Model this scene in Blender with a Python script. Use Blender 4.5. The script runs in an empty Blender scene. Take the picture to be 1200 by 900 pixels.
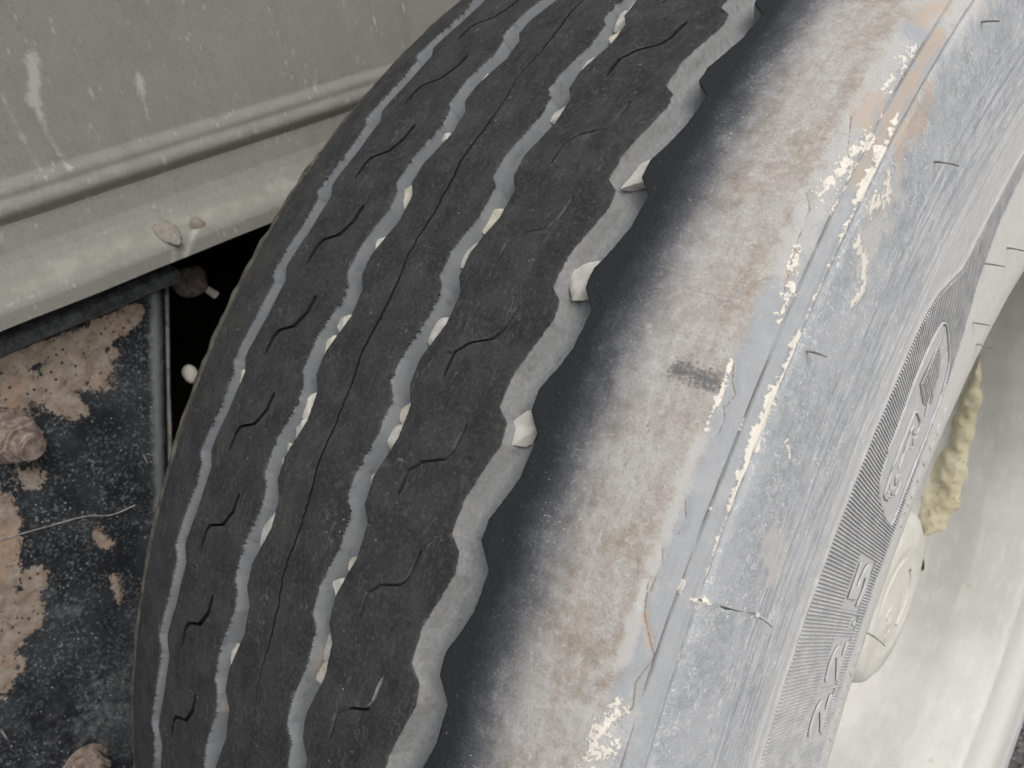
import bpy, bmesh, math, random
import numpy as np
from mathutils import Matrix, Vector
random.seed(7); RNG = np.random.default_rng(7)
scene = bpy.context.scene
COL = scene.collection
# ------------------------------------------------------------------ camera
CAM = (0.25508162, -0.50152230, 0.50539883)
CR = (0.72582855, 0.66900743, -0.16000617)
CD = (0.22943592, -0.45474301, -0.86056257)
CF = (-0.64848444, 0.58790972, -0.48355981)
cd = bpy.data.cameras.new('camera'); cam = bpy.data.objects.new('camera', cd); COL.objects.link(cam)
cd.sensor_width = 36; cd.lens = 28.864; cd.clip_start = .01; cd.clip_end = 500
cam.matrix_world = Matrix(((CR[0], -CD[0], -CF[0], CAM[0]), (CR[1], -CD[1], -CF[1], CAM[1]), (CR[2], -CD[2], -CF[2], CAM[2]), (0, 0, 0, 1)))
cd.dof.use_dof = True; cd.dof.focus_distance = .27; cd.dof.aperture_fstop = 30
scene.camera = cam
# ------------------------------------------------------------------ sky, sun, exposure (overcast day)
SUN_EL, SUN_AZ = 46, 105          # azimuth measured from +Y towards +X
W = bpy.data.worlds.new('World'); scene.world = W; W.use_nodes = True
wn = W.node_tree; bg = wn.nodes['Background']
sky = wn.nodes.new('ShaderNodeTexSky'); sky.sky_type = 'NISHITA'; sky.sun_disc = False
sky.sun_elevation = math.radians(SUN_EL); sky.sun_rotation = math.radians(SUN_AZ)
sky.dust_density = 4; sky.air_density = 1.0; sky.ozone_density = 1
hs = wn.nodes.new('ShaderNodeHueSaturation'); hs.inputs['Saturation'].default_value = .35
wn.links.new(sky.outputs[0], hs.inputs['Color']); wn.links.new(hs.outputs[0], bg.inputs[0])
bg.inputs[1].default_value = .15
sl = bpy.data.lights.new('sun', 'SUN'); sl.energy = 1.5; sl.angle = math.radians(40); sl.color = (1, .97, .92)
so = bpy.data.objects.new('sun', sl); COL.objects.link(so)
e, a_ = math.radians(SUN_EL), math.radians(SUN_AZ)
sd = Vector((math.sin(a_) * math.cos(e), math.cos(a_) * math.cos(e), math.sin(e)))
so.rotation_euler = sd.to_track_quat('Z', 'Y').to_euler()
scene.view_settings.view_transform = 'Standard'; scene.view_settings.look = 'None'
scene.view_settings.gamma = 1; scene.view_settings.use_curve_mapping = False
scene.view_settings.exposure = 0.0
scene.render.engine = 'CYCLES'
# ------------------------------------------------------------------ node helper
class NT:
    def __init__(s, name):
        s.m = bpy.data.materials.new(name); s.m.use_nodes = True; s.t = s.m.node_tree
        s.b = s.t.nodes['Principled BSDF']
    def put(s, sock, v):
        if v is None: return
        if isinstance(v, bpy.types.NodeSocket): s.t.links.new(v, sock)
        else:
            if sock.type == 'RGBA' and len(v) == 3: v = (*v, 1)
            sock.default_value = v
    def math(s, op, a, b=None, c=None, clamp=False):
        n = s.t.nodes.new('ShaderNodeMath'); n.operation = op; n.use_clamp = clamp
        s.put(n.inputs[0], a); s.put(n.inputs[1], b); s.put(n.inputs[2], c); return n.outputs[0]
    def add(s, a, b): return s.math('ADD', a, b)
    def mul(s, a, b): return s.math('MULTIPLY', a, b)
    def step(s, x, lo, hi):
        n = s.t.nodes.new('ShaderNodeMapRange'); n.interpolation_type = 'SMOOTHSTEP'
        s.put(n.inputs[0], x); n.inputs[1].default_value = lo; n.inputs[2].default_value = hi
        n.inputs[3].default_value = 0; n.inputs[4].default_value = 1; return n.outputs[0]
    def mix(s, f, a, b):
        n = s.t.nodes.new('ShaderNodeMix'); n.data_type = 'RGBA'
        s.put(n.inputs['Factor'], f); s.put(n.inputs[6], a); s.put(n.inputs[7], b); return n.outputs[2]
    def coord(s, kind, scale=(1, 1, 1), loc=(0, 0, 0), rot=(0, 0, 0)):
        n = s.t.nodes.new('ShaderNodeTexCoord'); mp = s.t.nodes.new('ShaderNodeMapping')
        s.t.links.new(n.outputs[kind], mp.inputs[0]); mp.inputs['Scale'].default_value = scale; mp.inputs['Location'].default_value = loc
        mp.inputs['Rotation'].default_value = rot
        return mp.outputs[0]
    def vscale(s, v, sc, loc=(0, 0, 0)):
        mp = s.t.nodes.new('ShaderNodeMapping'); s.t.links.new(v, mp.inputs[0]); mp.inputs['Scale'].default_value = sc
        mp.inputs['Location'].default_value = loc; return mp.outputs[0]
    def noise(s, vec, scale, detail=4, rough=.55, dist=0):
        n = s.t.nodes.new('ShaderNodeTexNoise'); s.t.links.new(vec, n.inputs['Vector'])
        n.inputs['Scale'].default_value = scale; n.inputs['Detail'].default_value = detail
        n.inputs['Roughness'].default_value = rough; n.inputs['Distortion'].default_value = dist; return n.outputs['Fac']
    def voro(s, vec, scale, feature='F1', rnd=1):
        n = s.t.nodes.new('ShaderNodeTexVoronoi'); n.feature = feature; s.t.links.new(vec, n.inputs['Vector'])
        n.inputs['Scale'].default_value = scale; n.inputs['Randomness'].default_value = rnd; return n.outputs['Distance']
    def sep(s, v):
        n = s.t.nodes.new('ShaderNodeSeparateXYZ'); s.t.links.new(v, n.inputs[0]); return n.outputs
    def attr(s, name):
        n = s.t.nodes.new('ShaderNodeAttribute'); n.attribute_name = name; return n.outputs['Fac']
    def bump(s, h, strength, dist, prev=None):
        n = s.t.nodes.new('ShaderNodeBump'); s.put(n.inputs['Height'], h); n.inputs['Strength'].default_value = strength
        n.inputs['Distance'].default_value = dist
        if prev is not None: s.t.links.new(prev, n.inputs['Normal'])
        return n.outputs[0]
    def done(s, color, rough=.85, normal=None, spec=.3, metal=0):
        s.put(s.b.inputs['Base Color'], color); s.put(s.b.inputs['Roughness'], rough)
        s.b.inputs['Specular IOR Level'].default_value = spec; s.b.inputs['Metallic'].default_value = metal
        if normal is not None: s.t.links.new(normal, s.b.inputs['Normal'])
        return s.m
def grey(v): return (v, v, v)

# UV on the tyre is in millimetres: u runs round the tyre, v across the section
def mat_tread():
    n = NT('worn_tread_rubber'); uv = n.coord('UV')
    a = n.noise(uv, .06, 5); b = n.noise(uv, .55, 6, .65); c = n.noise(uv, 2.6, 3, .6)
    col = n.mix(n.step(a, .35, .7), (.017, .0173, .0185), (.038, .0378, .038))
    col = n.mix(n.mul(n.step(b, .46, .66), .6), col, (.062, .062, .063))
    col = n.mix(n.mul(n.step(c, .50, .70), .6), col, (.105, .106, .108)); col = n.mix(n.mul(n.step(n.noise(uv, .20, 6, .72, .6), .55, .70), .5), col, (.090, .087, .083)); col = n.mix(n.mul(n.step(n.noise(n.vscale(uv, (.6, 1, 1), (9, 2, 0)), .12, 5, .65, .4), .52, .70), .6), col, (.0135, .0135, .0145))
    scr = n.math('ABSOLUTE', n.add(n.noise(n.vscale(uv, (.5, 1, 1), (21, 5, 0)), .15, 2, .5, 1.2), -.5)); col = n.mix(n.mul(n.mul(n.step(scr, .010, .002), n.step(n.noise(uv, .07, 3), .52, .60)), .5), col, (.17, .165, .16)); nk = n.step(n.voro(n.vscale(uv, (1, .5, 1), (4, 4, 0)), .10), .09, .05); col = n.mix(n.mul(nk, .7), col, (.010, .010, .011))
    col = n.mix(n.mul(n.step(n.noise(uv, 1.3, 5, .7), .58, .74), .5), col, (.016, .016, .017))
    sp = n.step(n.voro(uv, .17), .085, .035)
    gate = n.step(n.noise(uv, .035, 3), .5, .62)
    col = n.mix(n.mul(n.mul(sp, gate), .8), col, (.34, .33, .32))
    smear = n.mul(n.step(n.noise(n.vscale(uv, (.5, 1, 1)), .11, 5, .6, .8), .62, .74), .3)
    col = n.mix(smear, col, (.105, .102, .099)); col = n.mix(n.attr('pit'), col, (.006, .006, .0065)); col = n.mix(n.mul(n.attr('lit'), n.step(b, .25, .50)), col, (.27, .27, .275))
    nb = n.bump(n.add(n.mul(b, .7), n.mul(c, .5)), .55, .00035)
    return n.done(col, .82, nb, .3)
def mat_groove():
    n = NT('dusty_groove_rubber'); uv = n.coord('UV')
    a = n.noise(uv, .05, 5); b = n.noise(uv, .5, 6, .65); st = n.noise(n.vscale(uv, (1, .7, 1)), .7, 5, .65)
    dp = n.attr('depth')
    col = n.mix(a, (.125, .140, .152), (.195, .203, .210))
    col = n.mix(n.mul(n.step(b, .5, .75), .5), col, (.10, .107, .113))
    col = n.mix(n.mul(n.step(st, .55, .75), .22), col, (.25, .257, .263))
    br = n.step(n.noise(uv, .042, 4, .6), .63, .70)
    col = n.mix(n.mul(br, .65), col, (.27, .215, .165))
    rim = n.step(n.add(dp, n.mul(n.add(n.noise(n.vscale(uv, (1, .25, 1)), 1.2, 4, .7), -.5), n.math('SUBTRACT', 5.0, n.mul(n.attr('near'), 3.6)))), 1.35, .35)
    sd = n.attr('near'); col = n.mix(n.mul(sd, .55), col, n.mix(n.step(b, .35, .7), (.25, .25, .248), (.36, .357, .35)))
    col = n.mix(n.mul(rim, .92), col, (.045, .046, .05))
    gr = n.step(n.noise(uv, .13, 5, .65), .55, .72); col = n.mix(n.mul(gr, .45), col, (.075, .078, .082)); wt = n.step(n.noise(uv, .8, 4, .7), .62, .72); col = n.mix(n.mul(wt, .4), col, (.40, .40, .39))
    nb = n.bump(n.add(b, n.mul(st, .25)), .6, .0004)
    return n.done(col, .92, nb, .15)
def mat_sidewall(name='dusty_sidewall_rubber'):
    n = NT(name); uv = n.coord('UV'); v = n.sep(uv)[1]
    big = n.noise(uv, .035, 5, .6); mid = n.noise(uv, .16, 6, .62); fine = n.noise(uv, .9, 6, .7); grain = n.noise(uv, 3.2, 3, .6)
    along = n.noise(n.vscale(uv, (.09, 1, 1)), .45, 5, .65); across = n.noise(n.vscale(uv, (1, .2, 1)), .5, 5, .65)
    def ctr(x, k): return n.mul(n.add(x, -.5), k)
    # worn shoulder: black rubber, then a mottled brown grey skin of dust
    vv = n.add(v, n.add(n.add(ctr(big, 10), ctr(mid, 8)), n.add(ctr(fine, 9), ctr(grain, 3))))
    black = n.mix(n.step(fine, .45, .75), (.020, .0215, .0245), (.036, .038, .042))
    fl = n.mul(n.mul(n.step(n.voro(n.vscale(uv, (1.5, .55, 1)), .42), .15, .06), .8), n.step(n.noise(uv, .10, 3), .50, .60))
    hs_ = n.mul(n.step(n.noise(n.vscale(uv, (1, .14, 1), (3, 9, 0)), 1.6, 4, .7, .6), .60, .70), n.step(n.noise(uv, .07, 3), .48, .6)); fl = n.math('MAXIMUM', fl, n.mul(hs_, .55))
    black = n.mix(n.mul(fl, n.step(v, 99, 110)), black, (.40, .40, .40)); black = n.mix(n.mul(n.mul(n.step(big, .45, .7), n.step(mid, .45, .65)), n.mul(n.step(v, 98, 112), .5)), black, (.085, .09, .098))
    film = n.mix(n.mul(n.step(vv, 98, 121), .5), black, (.24, .25, .27)); film = n.mix(n.mul(n.mul(fl, n.step(v, 104, 113)), .8), film, (.46, .46, .455))
    brown = n.mix(n.step(mid, .32, .68), (.295, .255, .213), (.405, .382, .355))
    brown = n.mix(n.mul(n.step(big, .42, .65), .6), brown, (.43, .425, .42))
    brown = n.mix(n.mul(n.step(across, .5, .72), .3), brown, (.52, .50, .48))
    brown = n.mix(n.mul(n.step(n.noise(uv, .45, 5, .7, .5), .52, .72), .45), brown, (.22, .18, .145)); brown = n.mix(n.mul(n.step(n.noise(n.vscale(uv, (1, 1, 1), (17, 5, 0)), .28, 6, .7, .4), .5, .7), .6), brown, (.50, .49, .485)); brown = n.mix(n.mul(n.step(fine, .57, .75), .5), brown, (.15, .12, .10))
    brown = n.mix(n.mul(n.step(grain, .58, .75), .35), brown, (.55, .53, .51))
    gr1 = n.noise(uv, 1.15, 5, .78); gr2 = n.noise(n.vscale(uv, (1, 1, 1), (31, 11, 0)), .75, 5, .75, .8)
    brown = n.mix(n.mul(n.step(gr1, .53, .68), .7), brown, (.19, .15, .118)); brown = n.mix(n.mul(n.step(gr2, .54, .70), .6), brown, (.56, .55, .54))
    film = n.mix(n.mul(n.step(gr2, .52, .70), n.mul(n.step(vv, 104, 116), .5)), film, (.40, .41, .43))
    col = n.mix(n.step(vv, 108, 128), film, brown)
    # grey band, then blue grey flank with whitish scuffs
    band = n.mix(mid, (.275, .29, .31), (.375, .382, .39))
    band = n.mix(n.mul(n.step(fine, .54, .74), .5), band, (.255, .265, .28)); band = n.mix(n.mul(n.step(big, .5, .68), .5), band, (.43, .42, .405))
    flank = n.mix(n.step(n.add(n.mul(mid, .5), n.mul(n.noise(uv, .42, 5, .65, .6), .5)), .38, .62), (.272, .287, .310), (.362, .372, .388))
    flank = n.mix(n.mul(n.mul(n.step(along, .48, .68), n.step(n.add(v, ctr(big, 40)), 175, 210)), .5), flank, (.49, .50, .52))
    flank = n.mix(n.mul(n.step(fine, .56, .72), .6), flank, (.56, .565, .57))
    sc = n.step(n.noise(uv, .55, 5, .72, 2.2), .57, .66)
    flank = n.mix(n.mul(sc, .75), flank, (.56, .56, .55))
    flank = n.mix(n.mul(n.step(big, .42, .62), .45), flank, (.44, .45, .465)); flank = n.mix(n.mul(n.step(n.add(v, ctr(big, 50)), 195, 250), .4), flank, (.50, .505, .51)); flank = n.mix(n.mul(n.mul(n.step(n.noise(n.vscale(uv, (.05, 1, 1), (5, 2, 0)), .7, 3, .6), .56, .66), n.step(v, 185, 205)), .5), flank, (.24, .255, .29)); hair_ = n.mul(n.step(n.noise(n.vscale(uv, (1, .22, 1), (2, 7, 0)), .9, 4, .7, 1.5), .60, .68), .7); flank = n.mix(hair_, flank, (.58, .585, .59))
    def line(vec, sc, w0, w1, det=3, dist=1.5, thr=(.48, .58), gsc=.09):
        f_ = n.math('ABSOLUTE', n.add(n.noise(vec, sc, det, .6, dist), -.5)); return n.mul(n.step(f_, w0, w1), n.step(n.noise(n.vscale(uv, (1, 1, 1), (sc * 90, 3, 0)), gsc, 3, .6), *thr))
    flank = n.mix(n.mul(line(n.vscale(uv, (1, 1, 1), (40, 8, 0)), .11, .014, .003), .75), flank, (.66, .66, .655))
    flank = n.mix(n.mul(line(n.vscale(uv, (1, 1, 1), (7, 60, 0)), .21, .018, .004, 2, .8), .7), flank, (.64, .64, .635))
    flank = n.mix(n.mul(n.mul(line(n.vscale(uv, (.035, 1, 1), (1, 3, 0)), .30, .035, .008, 2, .1, (.40, .5), .06), n.step(v, 182, 200)), .38), flank, (.64, .64, .64))
    flank = n.mix(n.mul(n.mul(line(n.vscale(uv, (.03, 1, 1), (9, 1, 0)), .36, .03, .008, 2, .1, (.42, .5), .07), n.step(v, 182, 200)), .4), flank, (.17, .18, .21))
    flank = n.mix(n.mul(n.step(n.noise(uv, 1.4, 4, .75), .58, .70), .55), flank, (.58, .585, .59)); flank = n.mix(n.mul(n.step(n.noise(n.vscale(uv, (1, 1, 1), (8, 8, 0)), 1.1, 4, .75), .58, .70), .45), flank, (.19, .205, .235))
    band = n.mix(n.mul(n.step(gr1, .55, .70), .4), band, (.28, .29, .305)); band = n.mix(n.mul(n.step(gr2, .54, .70), .45), band, (.47, .47, .465))
    col = n.mix(n.step(n.add(v, n.add(ctr(mid, 9), ctr(fine, 8))), 143, 147.5), col, band)
    col = n.mix(n.step(n.add(v, n.add(ctr(mid, 6), ctr(fine, 3))), 159, 163), col, flank)
    # decorated band and the pale dusty foot of the sidewall
    dband = n.mix(mid, (.285, .293, .307), (.375, .38, .39))
    foot = n.mix(mid, (.47, .465, .45), (.56, .55, .52)); foot = n.mix(n.mul(n.step(fine, .55, .75), .4), foot, (.40, .39, .37))
    sb = n.attr('serr'); ft = n.attr('foot')
    col = n.mix(n.step(n.add(n.mul(v, .1), ctr(mid, .6)), 22.2, 24.2), col, n.mix(.5, flank, foot))
    col = n.mix(ft, col, foot); col = n.mix(sb, col, dband)
    # dried mud with a shape of its own
    cr = n.attr('crust'); crn = n.step(n.add(cr, n.add(ctr(fine, .55), n.add(ctr(n.noise(uv, .5, 4, .6), 1.0), ctr(mid, .9)))), .50, .58)
    ru = n.step(n.add(n.attr('rust'), n.add(ctr(mid, 2.0), ctr(fine, 1.6))), .35, .95)
    dk = n.step(n.add(n.attr('dark'), n.add(ctr(across, 1.3), ctr(fine, 1.5))), .45, .95)
    pl = n.step(n.add(n.attr('pale'), n.add(ctr(mid, 1.4), ctr(fine, 1.0))), .42, .85)
    col = n.mix(n.mul(pl, .6), col, n.mix(fine, (.42, .41, .39), (.53, .515, .49)))
    col = n.mix(n.mul(ru, n.mul(n.add(mid, fine), .66)), col, n.mix(fine, (.36, .255, .175), (.46, .385, .31)))
    col = n.mix(n.mul(dk, .8), col, (.10, .10, .105))
    ck = n.step(n.add(n.attr('crack_and_shade'), n.add(ctr(fine, .7), ctr(mid, .5))), .50, .72); col = n.mix(n.mul(ck, .75), col, n.mix(mid, (.11, .085, .065), (.27, .215, .165)))
    col = n.mix(crn, col, n.mix(mid, (.60, .555, .49), (.72, .69, .635)))
    nb = n.bump(n.add(n.add(n.mul(n.mul(fine, .6), n.add(n.mul(n.step(v, 112, 124), .85), .15)), n.mul(grain, n.mul(n.step(v, 112, 122), .3))), n.add(n.mul(mid, .5), n.mul(crn, .9))), .6, .0006)
    return n.done(col, .9, nb, .2)
def mat_inner():
    n = NT('muddy_inner_shoulder'); uv = n.coord('UV'); a = n.noise(uv, .12, 6, .65); b = n.noise(uv, .7, 5, .7)
    col = n.mix(n.step(a, .3, .7), (.05, .047, .04), (.19, .18, .152)); col = n.mix(n.mul(n.step(b, .5, .7), .6), col, (.06, .056, .048))
    return n.done(col, .95, n.bump(n.add(a, b), .7, .0008), .1)
def mat_simple(name, c0, c1, scale=60, rough=.9, bumpd=.0004, kind='Object', fine=6, spec=.2, c2=None):
    n = NT(name); v = n.coord(kind); a = n.noise(v, scale, 6, .6); b = n.noise(v, scale * fine, 4, .65)
    col = n.mix(n.step(a, .3, .7), c0, c1)
    if c2: col = n.mix(n.mul(n.step(b, .52, .7), .6), col, c2)
    return n.done(col, rough, n.bump(n.add(a, b), .6, bumpd), spec)
def mat_panel():
    n = NT('dusty_grey_panel_paint'); v = n.coord('Object')
    big = n.noise(v, 9, 5, .6); mid = n.noise(v, 60, 6, .6); fine = n.noise(v, 420, 4, .7)
    col = n.mix(big, (.150, .149, .133), (.200, .198, .178)); col = n.mix(n.mul(n.step(mid, .4, .7), .6), col, (.205, .200, .178)); col = n.mix(n.mul(n.step(n.noise(v, 900, 3, .7), .5, .72), .55), col, (.24, .235, .215)); col = n.mix(n.mul(n.step(n.noise(n.vscale(v, (1, 1, .25)), 95, 5, .7), .5, .75), .5), col, (.135, .133, .118))
    col = n.mix(n.mul(n.step(fine, .48, .72), .5), col, (.120, .118, .106))
    st = n.vscale(v, (1, 1, .45))
    sp = n.mul(n.step(n.voro(st, 190), .24, .10), n.step(n.noise(v, 30, 3), .42, .62))
    col = n.mix(n.mul(sp, .5), col, (.36, .35, .32))
    sp2 = n.mul(n.step(n.voro(n.vscale(v, (1, 1, .35), (.3, .1, .7)), 75), .15, .06), n.step(n.noise(v, 14, 2), .45, .6))
    col = n.mix(n.mul(sp2, .5), col, (.36, .35, .32))
    dr = n.step(n.add(n.attr('drip'), n.add(n.mul(n.add(n.noise(v, 420, 4, .7), -.5), .9), n.mul(n.add(n.noise(v, 120, 3), -.5), .7))), .42, .85)
    col = n.mix(n.mul(dr, .7), col, (.36, .352, .33))
    du = n.step(n.add(n.attr('dust'), n.mul(n.add(n.noise(v, 45, 5), -.5), .6)), .2, .9)
    col = n.mix(n.mul(du, .7), col, n.mix(n.step(mid, .4, .62), (.195, .19, .165), (.26, .255, .225)))
    return n.done(col, .8, n.bump(n.add(mid, fine), .35, .0004), .3)
def mat_bracket():
    n = NT('black_paint_with_rust'); v = n.coord('Object')
    mid = n.noise(v, 70, 6, .62); fine = n.noise(v, 420, 5, .7)
    paint = n.mix(n.step(n.noise(v, 30, 4), .4, .65), (.008, .009, .012), (.026, .028, .031))
    sp = n.mul(n.step(n.noise(v, 430, 5, .8), .51, .64), n.step(n.noise(v, 45, 4), .30, .60))
    paint = n.mix(n.mul(sp, .75), paint, (.18, .19, .20))
    sp2 = n.step(n.voro(v, 190), .16, .07)
    paint = n.mix(n.mul(n.mul(sp2, n.step(n.noise(v, 40, 2), .40, .55)), .8), paint, (.36, .36, .36))
    scr = n.mul(n.step(n.voro(n.vscale(v, (1, 1, .12)), 120), .12, .05), n.step(n.noise(v, 20, 2), .5, .6))
    paint = n.mix(n.mul(scr, .7), paint, (.30, .29, .27))
    ru = n.step(n.add(n.attr('rust'), n.add(n.mul(n.add(mid, -.5), 1.3), n.mul(n.add(fine, -.5), .8))), .46, .56)
    rc = n.mix(n.step(n.noise(v, 110, 6, .65), .35, .65), (.175, .125, .09), (.285, .24, .195)); rc = n.mix(n.mul(n.step(n.noise(v, 240, 4, .7), .52, .66), .7), rc, (.17, .16, .165))
    rc = n.mix(n.mul(n.step(n.noise(v, 28, 4), .5, .68), .8), rc, (.30, .205, .14)); rc = n.mix(n.mul(n.step(fine, .45, .7), .5), rc, (.27, .24, .215))
    rc = n.mix(n.mul(n.step(n.noise(v, 330, 5, .75), .54, .68), .75), rc, (.12, .075, .05)); rc = n.mix(n.mul(n.step(n.noise(n.vscale(v, (1, 1, 1), (3, 1, 2)), 210, 5, .75), .55, .68), .6), rc, (.33, .30, .265)); pit = n.step(n.voro(v, 230), .30, .16); rc = n.mix(n.mul(pit, n.step(n.noise(v, 45, 3), .46, .56)), rc, (.05, .020, .013))
    du = n.step(n.add(n.attr('dust'), n.mul(n.add(n.noise(v, 130, 5, .65), -.5), .8)), .25, .9)
    col = n.mix(n.mul(ru, .96), n.mix(n.mul(du, .85), paint, (.235, .245, .255)), rc)
    nb = n.bump(n.add(n.mul(ru, .8), n.mul(fine, .5)), .7, .0005)
    return n.done(col, .8, nb, .25)
M_TREAD, M_GROOVE, M_SIDE, M_INNER = mat_tread(), mat_groove(), mat_sidewall(), mat_inner()
M_LETTER = mat_simple('dusty_raised_rubber', (.42, .425, .435), (.52, .52, .515), 220, .9, .0002)
M_SERR = mat_simple('dusty_ridge_rubber', (.40, .405, .42), (.55, .55, .54), 160, .9, .0001)
M_HAIR = mat_simple('dusty_rubber_hair', (.16, .155, .15), (.36, .35, .33), 300, .85, .0001)
M_STONE = mat_simple('pale_limestone', (.47, .455, .40), (.64, .625, .57), 160, .85, .0004, 'Object', 5, .25, (.50, .47, .41))
def mat_rim():
    n = NT('dusty_silver_rim'); v = n.coord('Object'); a = n.noise(v, 9, 5, .6); b = n.noise(v, 150, 5, .7); st = n.noise(n.vscale(v, (4, 1, 1)), 30, 5, .6)
    col = n.mix(n.step(a, .3, .7), (.41, .405, .385), (.53, .525, .505)); col = n.mix(n.mul(n.step(st, .48, .7), .5), col, (.57, .565, .545)); col = n.mix(n.mul(n.step(b, .52, .7), .45), col, (.42, .41, .38))
    ch = n.mul(n.step(n.voro(v, 45), .22, .10), n.step(n.noise(v, 16, 3), .55, .62)); col = n.mix(n.mul(ch, .7), col, (.42, .33, .22))
    sp = n.mul(n.step(n.voro(v, 85), .20, .10), n.step(n.noise(v, 20, 3), .5, .6)); col = n.mix(n.mul(sp, .6), col, (.58, .57, .55))
    return n.done(col, .6, n.bump(n.add(a, b), .5, .0004), .4)
M_RIM = mat_rim()
M_STONES = [M_STONE, mat_simple('grey_limestone', (.40, .39, .36), (.58, .57, .53), 210, .9, .0005, 'Object', 5, .2, (.33, .31, .27)), mat_simple('yellowish_limestone', (.48, .45, .37), (.66, .63, .54), 190, .9, .0005, 'Object', 5, .2, (.40, .35, .27))]
M_HUB = mat_simple('dusty_cream_hubcap', (.50, .49, .445), (.61, .60, .56), 30, .85, .0004, 'Object', 9, .25, (.52, .49, .41))
M_MUD = mat_simple('dry_yellow_mud', (.45, .41, .28), (.53, .49, .37), 40, .95, .0012, 'Object', 5, .1, (.22, .18, .12))
M_MUDW = mat_simple('dry_white_mud', (.66, .615, .54), (.78, .75, .69), 120, .95, .0008, 'Object', 5, .1, (.55, .50, .43))
M_DARK = mat_simple('dark_chassis_steel', (.012, .011, .009), (.03, .027, .022), 20, .9, .0004)
M_RUSTY = mat_simple('rusty_steel', (.13, .095, .08), (.30, .255, .225), 190, .92, .0008, 'Object', 5, .15, (.15, .075, .045))
M_RUSTCAP = mat_simple('dusty_rusty_bolt', (.20, .19, .165), (.25, .23, .20), 230, .92, .0012, 'Object', 2, .15, (.11, .062, .045))
M_PALE = mat_simple('pale_plastic_and_glint', (.42, .41, .36), (.55, .53, .48), 40, .7, .0002)
M_BOLTMUD = mat_simple('dusty_bolt_head', (.15, .135, .115), (.235, .222, .195), 170, .92, .0006, 'Object', 5, .15, (.20, .11, .07))
M_PANEL, M_BRACK = mat_panel(), mat_bracket()
# ------------------------------------------------------------------ object helpers
def tag(o, label=None, cat=None, group=None, kind=None):
    for k, v in (('label', label), ('category', cat), ('group', group), ('kind', kind)):
        if v: o[k] = v
    return o
def link(name, me, mat=None, parent=None):
    o = bpy.data.objects.new(name, me); COL.objects.link(o)
    if mat is not None and me is not None: me.materials.append(mat)
    if parent is not None: o.parent = parent
    return o
def empty(name, loc=(0, 0, 0)):
    o = bpy.data.objects.new(name, None); o.location = loc; o.empty_display_size = .05; COL.objects.link(o); return o
def grid_mesh(name, P, uv=None, attrs=None, sharp=None, flip=False):
    R_, C_ = P.shape[:2]; me = bpy.data.meshes.new(name)
    idx = np.arange(R_ * C_).reshape(R_, C_)
    q = np.stack([idx[:-1, :-1], idx[1:, :-1], idx[1:, 1:], idx[:-1, 1:]], -1).reshape(-1, 4)
    if flip: q = q[:, ::-1]
    nf = len(q); me.vertices.add(R_ * C_); me.vertices.foreach_set('co', P.reshape(-1).astype(np.float32))
    me.loops.add(nf * 4); me.loops.foreach_set('vertex_index', np.ascontiguousarray(q).reshape(-1).astype(np.int32))
    me.polygons.add(nf); me.polygons.foreach_set('loop_start', np.arange(nf, dtype=np.int32) * 4)
    me.polygons.foreach_set('use_smooth', np.ones(nf, dtype=bool))
    me.update(calc_edges=True)
    if uv is not None:
        l = me.uv_layers.new(name='UVMap'); l.data.foreach_set('uv', uv.reshape(-1, 2)[q.reshape(-1)].reshape(-1).astype(np.float32))
    for k, a in (attrs or {}).items():
        at = me.attributes.new(k, 'FLOAT', 'POINT'); at.data.foreach_set('value', a.reshape(-1).astype(np.float32))
    if sharp: me.set_sharp_from_angle(angle=math.radians(sharp))
    return me
def bm_mesh(name, bm, smooth=None):
    bmesh.ops.recalc_face_normals(bm, faces=bm.faces)
    me = bpy.data.meshes.new(name); bm.to_mesh(me); bm.free()
    if smooth is not None:
        me.polygons.foreach_set('use_smooth', np.ones(len(me.polygons), dtype=bool)); me.set_sharp_from_angle(angle=math.radians(smooth))
    return me
def smooth_noise(n, k, seed=0):
    r = np.random.default_rng(seed).normal(size=n + 2 * k); w = np.hanning(2 * k + 1); w /= np.sqrt((w ** 2).sum())
    return np.convolve(r, w, 'valid')[:n]
# ------------------------------------------------------------------ tyre section: metres, x along the axle, r from the axle
PR = [(-.105, .295), (-.128, .33), (-.141, .38), (-.1475, .42), (-.1465, .445), (-.1435, .463), (-.138, .479), (-.1295, .4905), (-.118, .4975), (-.102, .5015), (-.07, .5048), (-.035, .5065), (0, .507), (.035, .5065), (.07, .5050), (.10, .5035), (.120, .5017), (.135, .4995), (.1445, .4970), (.152, .4915), (.1565, .484), (.1585, .47), (.160, .445), (.1600, .415), (.1598, .39), (.1603, .365), (.1612, .340), (.1606, .322), (.157, .309), (.149, .3022), (.1365, .2998)]
def dense(n=40):
    P = np.array(PR); out = []
    E = np.vstack([2 * P[0] - P[1], P, 2 * P[-1] - P[-2]])
    d = lambda a, b: max(np.linalg.norm(b - a) ** .5, 1e-9)
    for i in range(1, len(E) - 2):
        p0, p1, p2, p3 = E[i - 1:i + 3]
        t = np.linspace(0, 1, n, endpoint=False)[:, None]
        t01, t12, t23 = d(p0, p1), d(p1, p2), d(p2, p3)
        m1 = (p2 - p1) + t12 * ((p1 - p0) / t01 - (p2 - p0) / (t01 + t12)); m2 = (p2 - p1) + t12 * ((p3 - p2) / t23 - (p3 - p1) / (t12 + t23))
        out.append((2 * t**3 - 3 * t**2 + 1) * p1 + (t**3 - 2 * t**2 + t) * m1 + (-2 * t**3 + 3 * t**2) * p2 + (t**3 - t**2) * m2)
    out.append(E[-2:-1]); return np.vstack(out)
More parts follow.
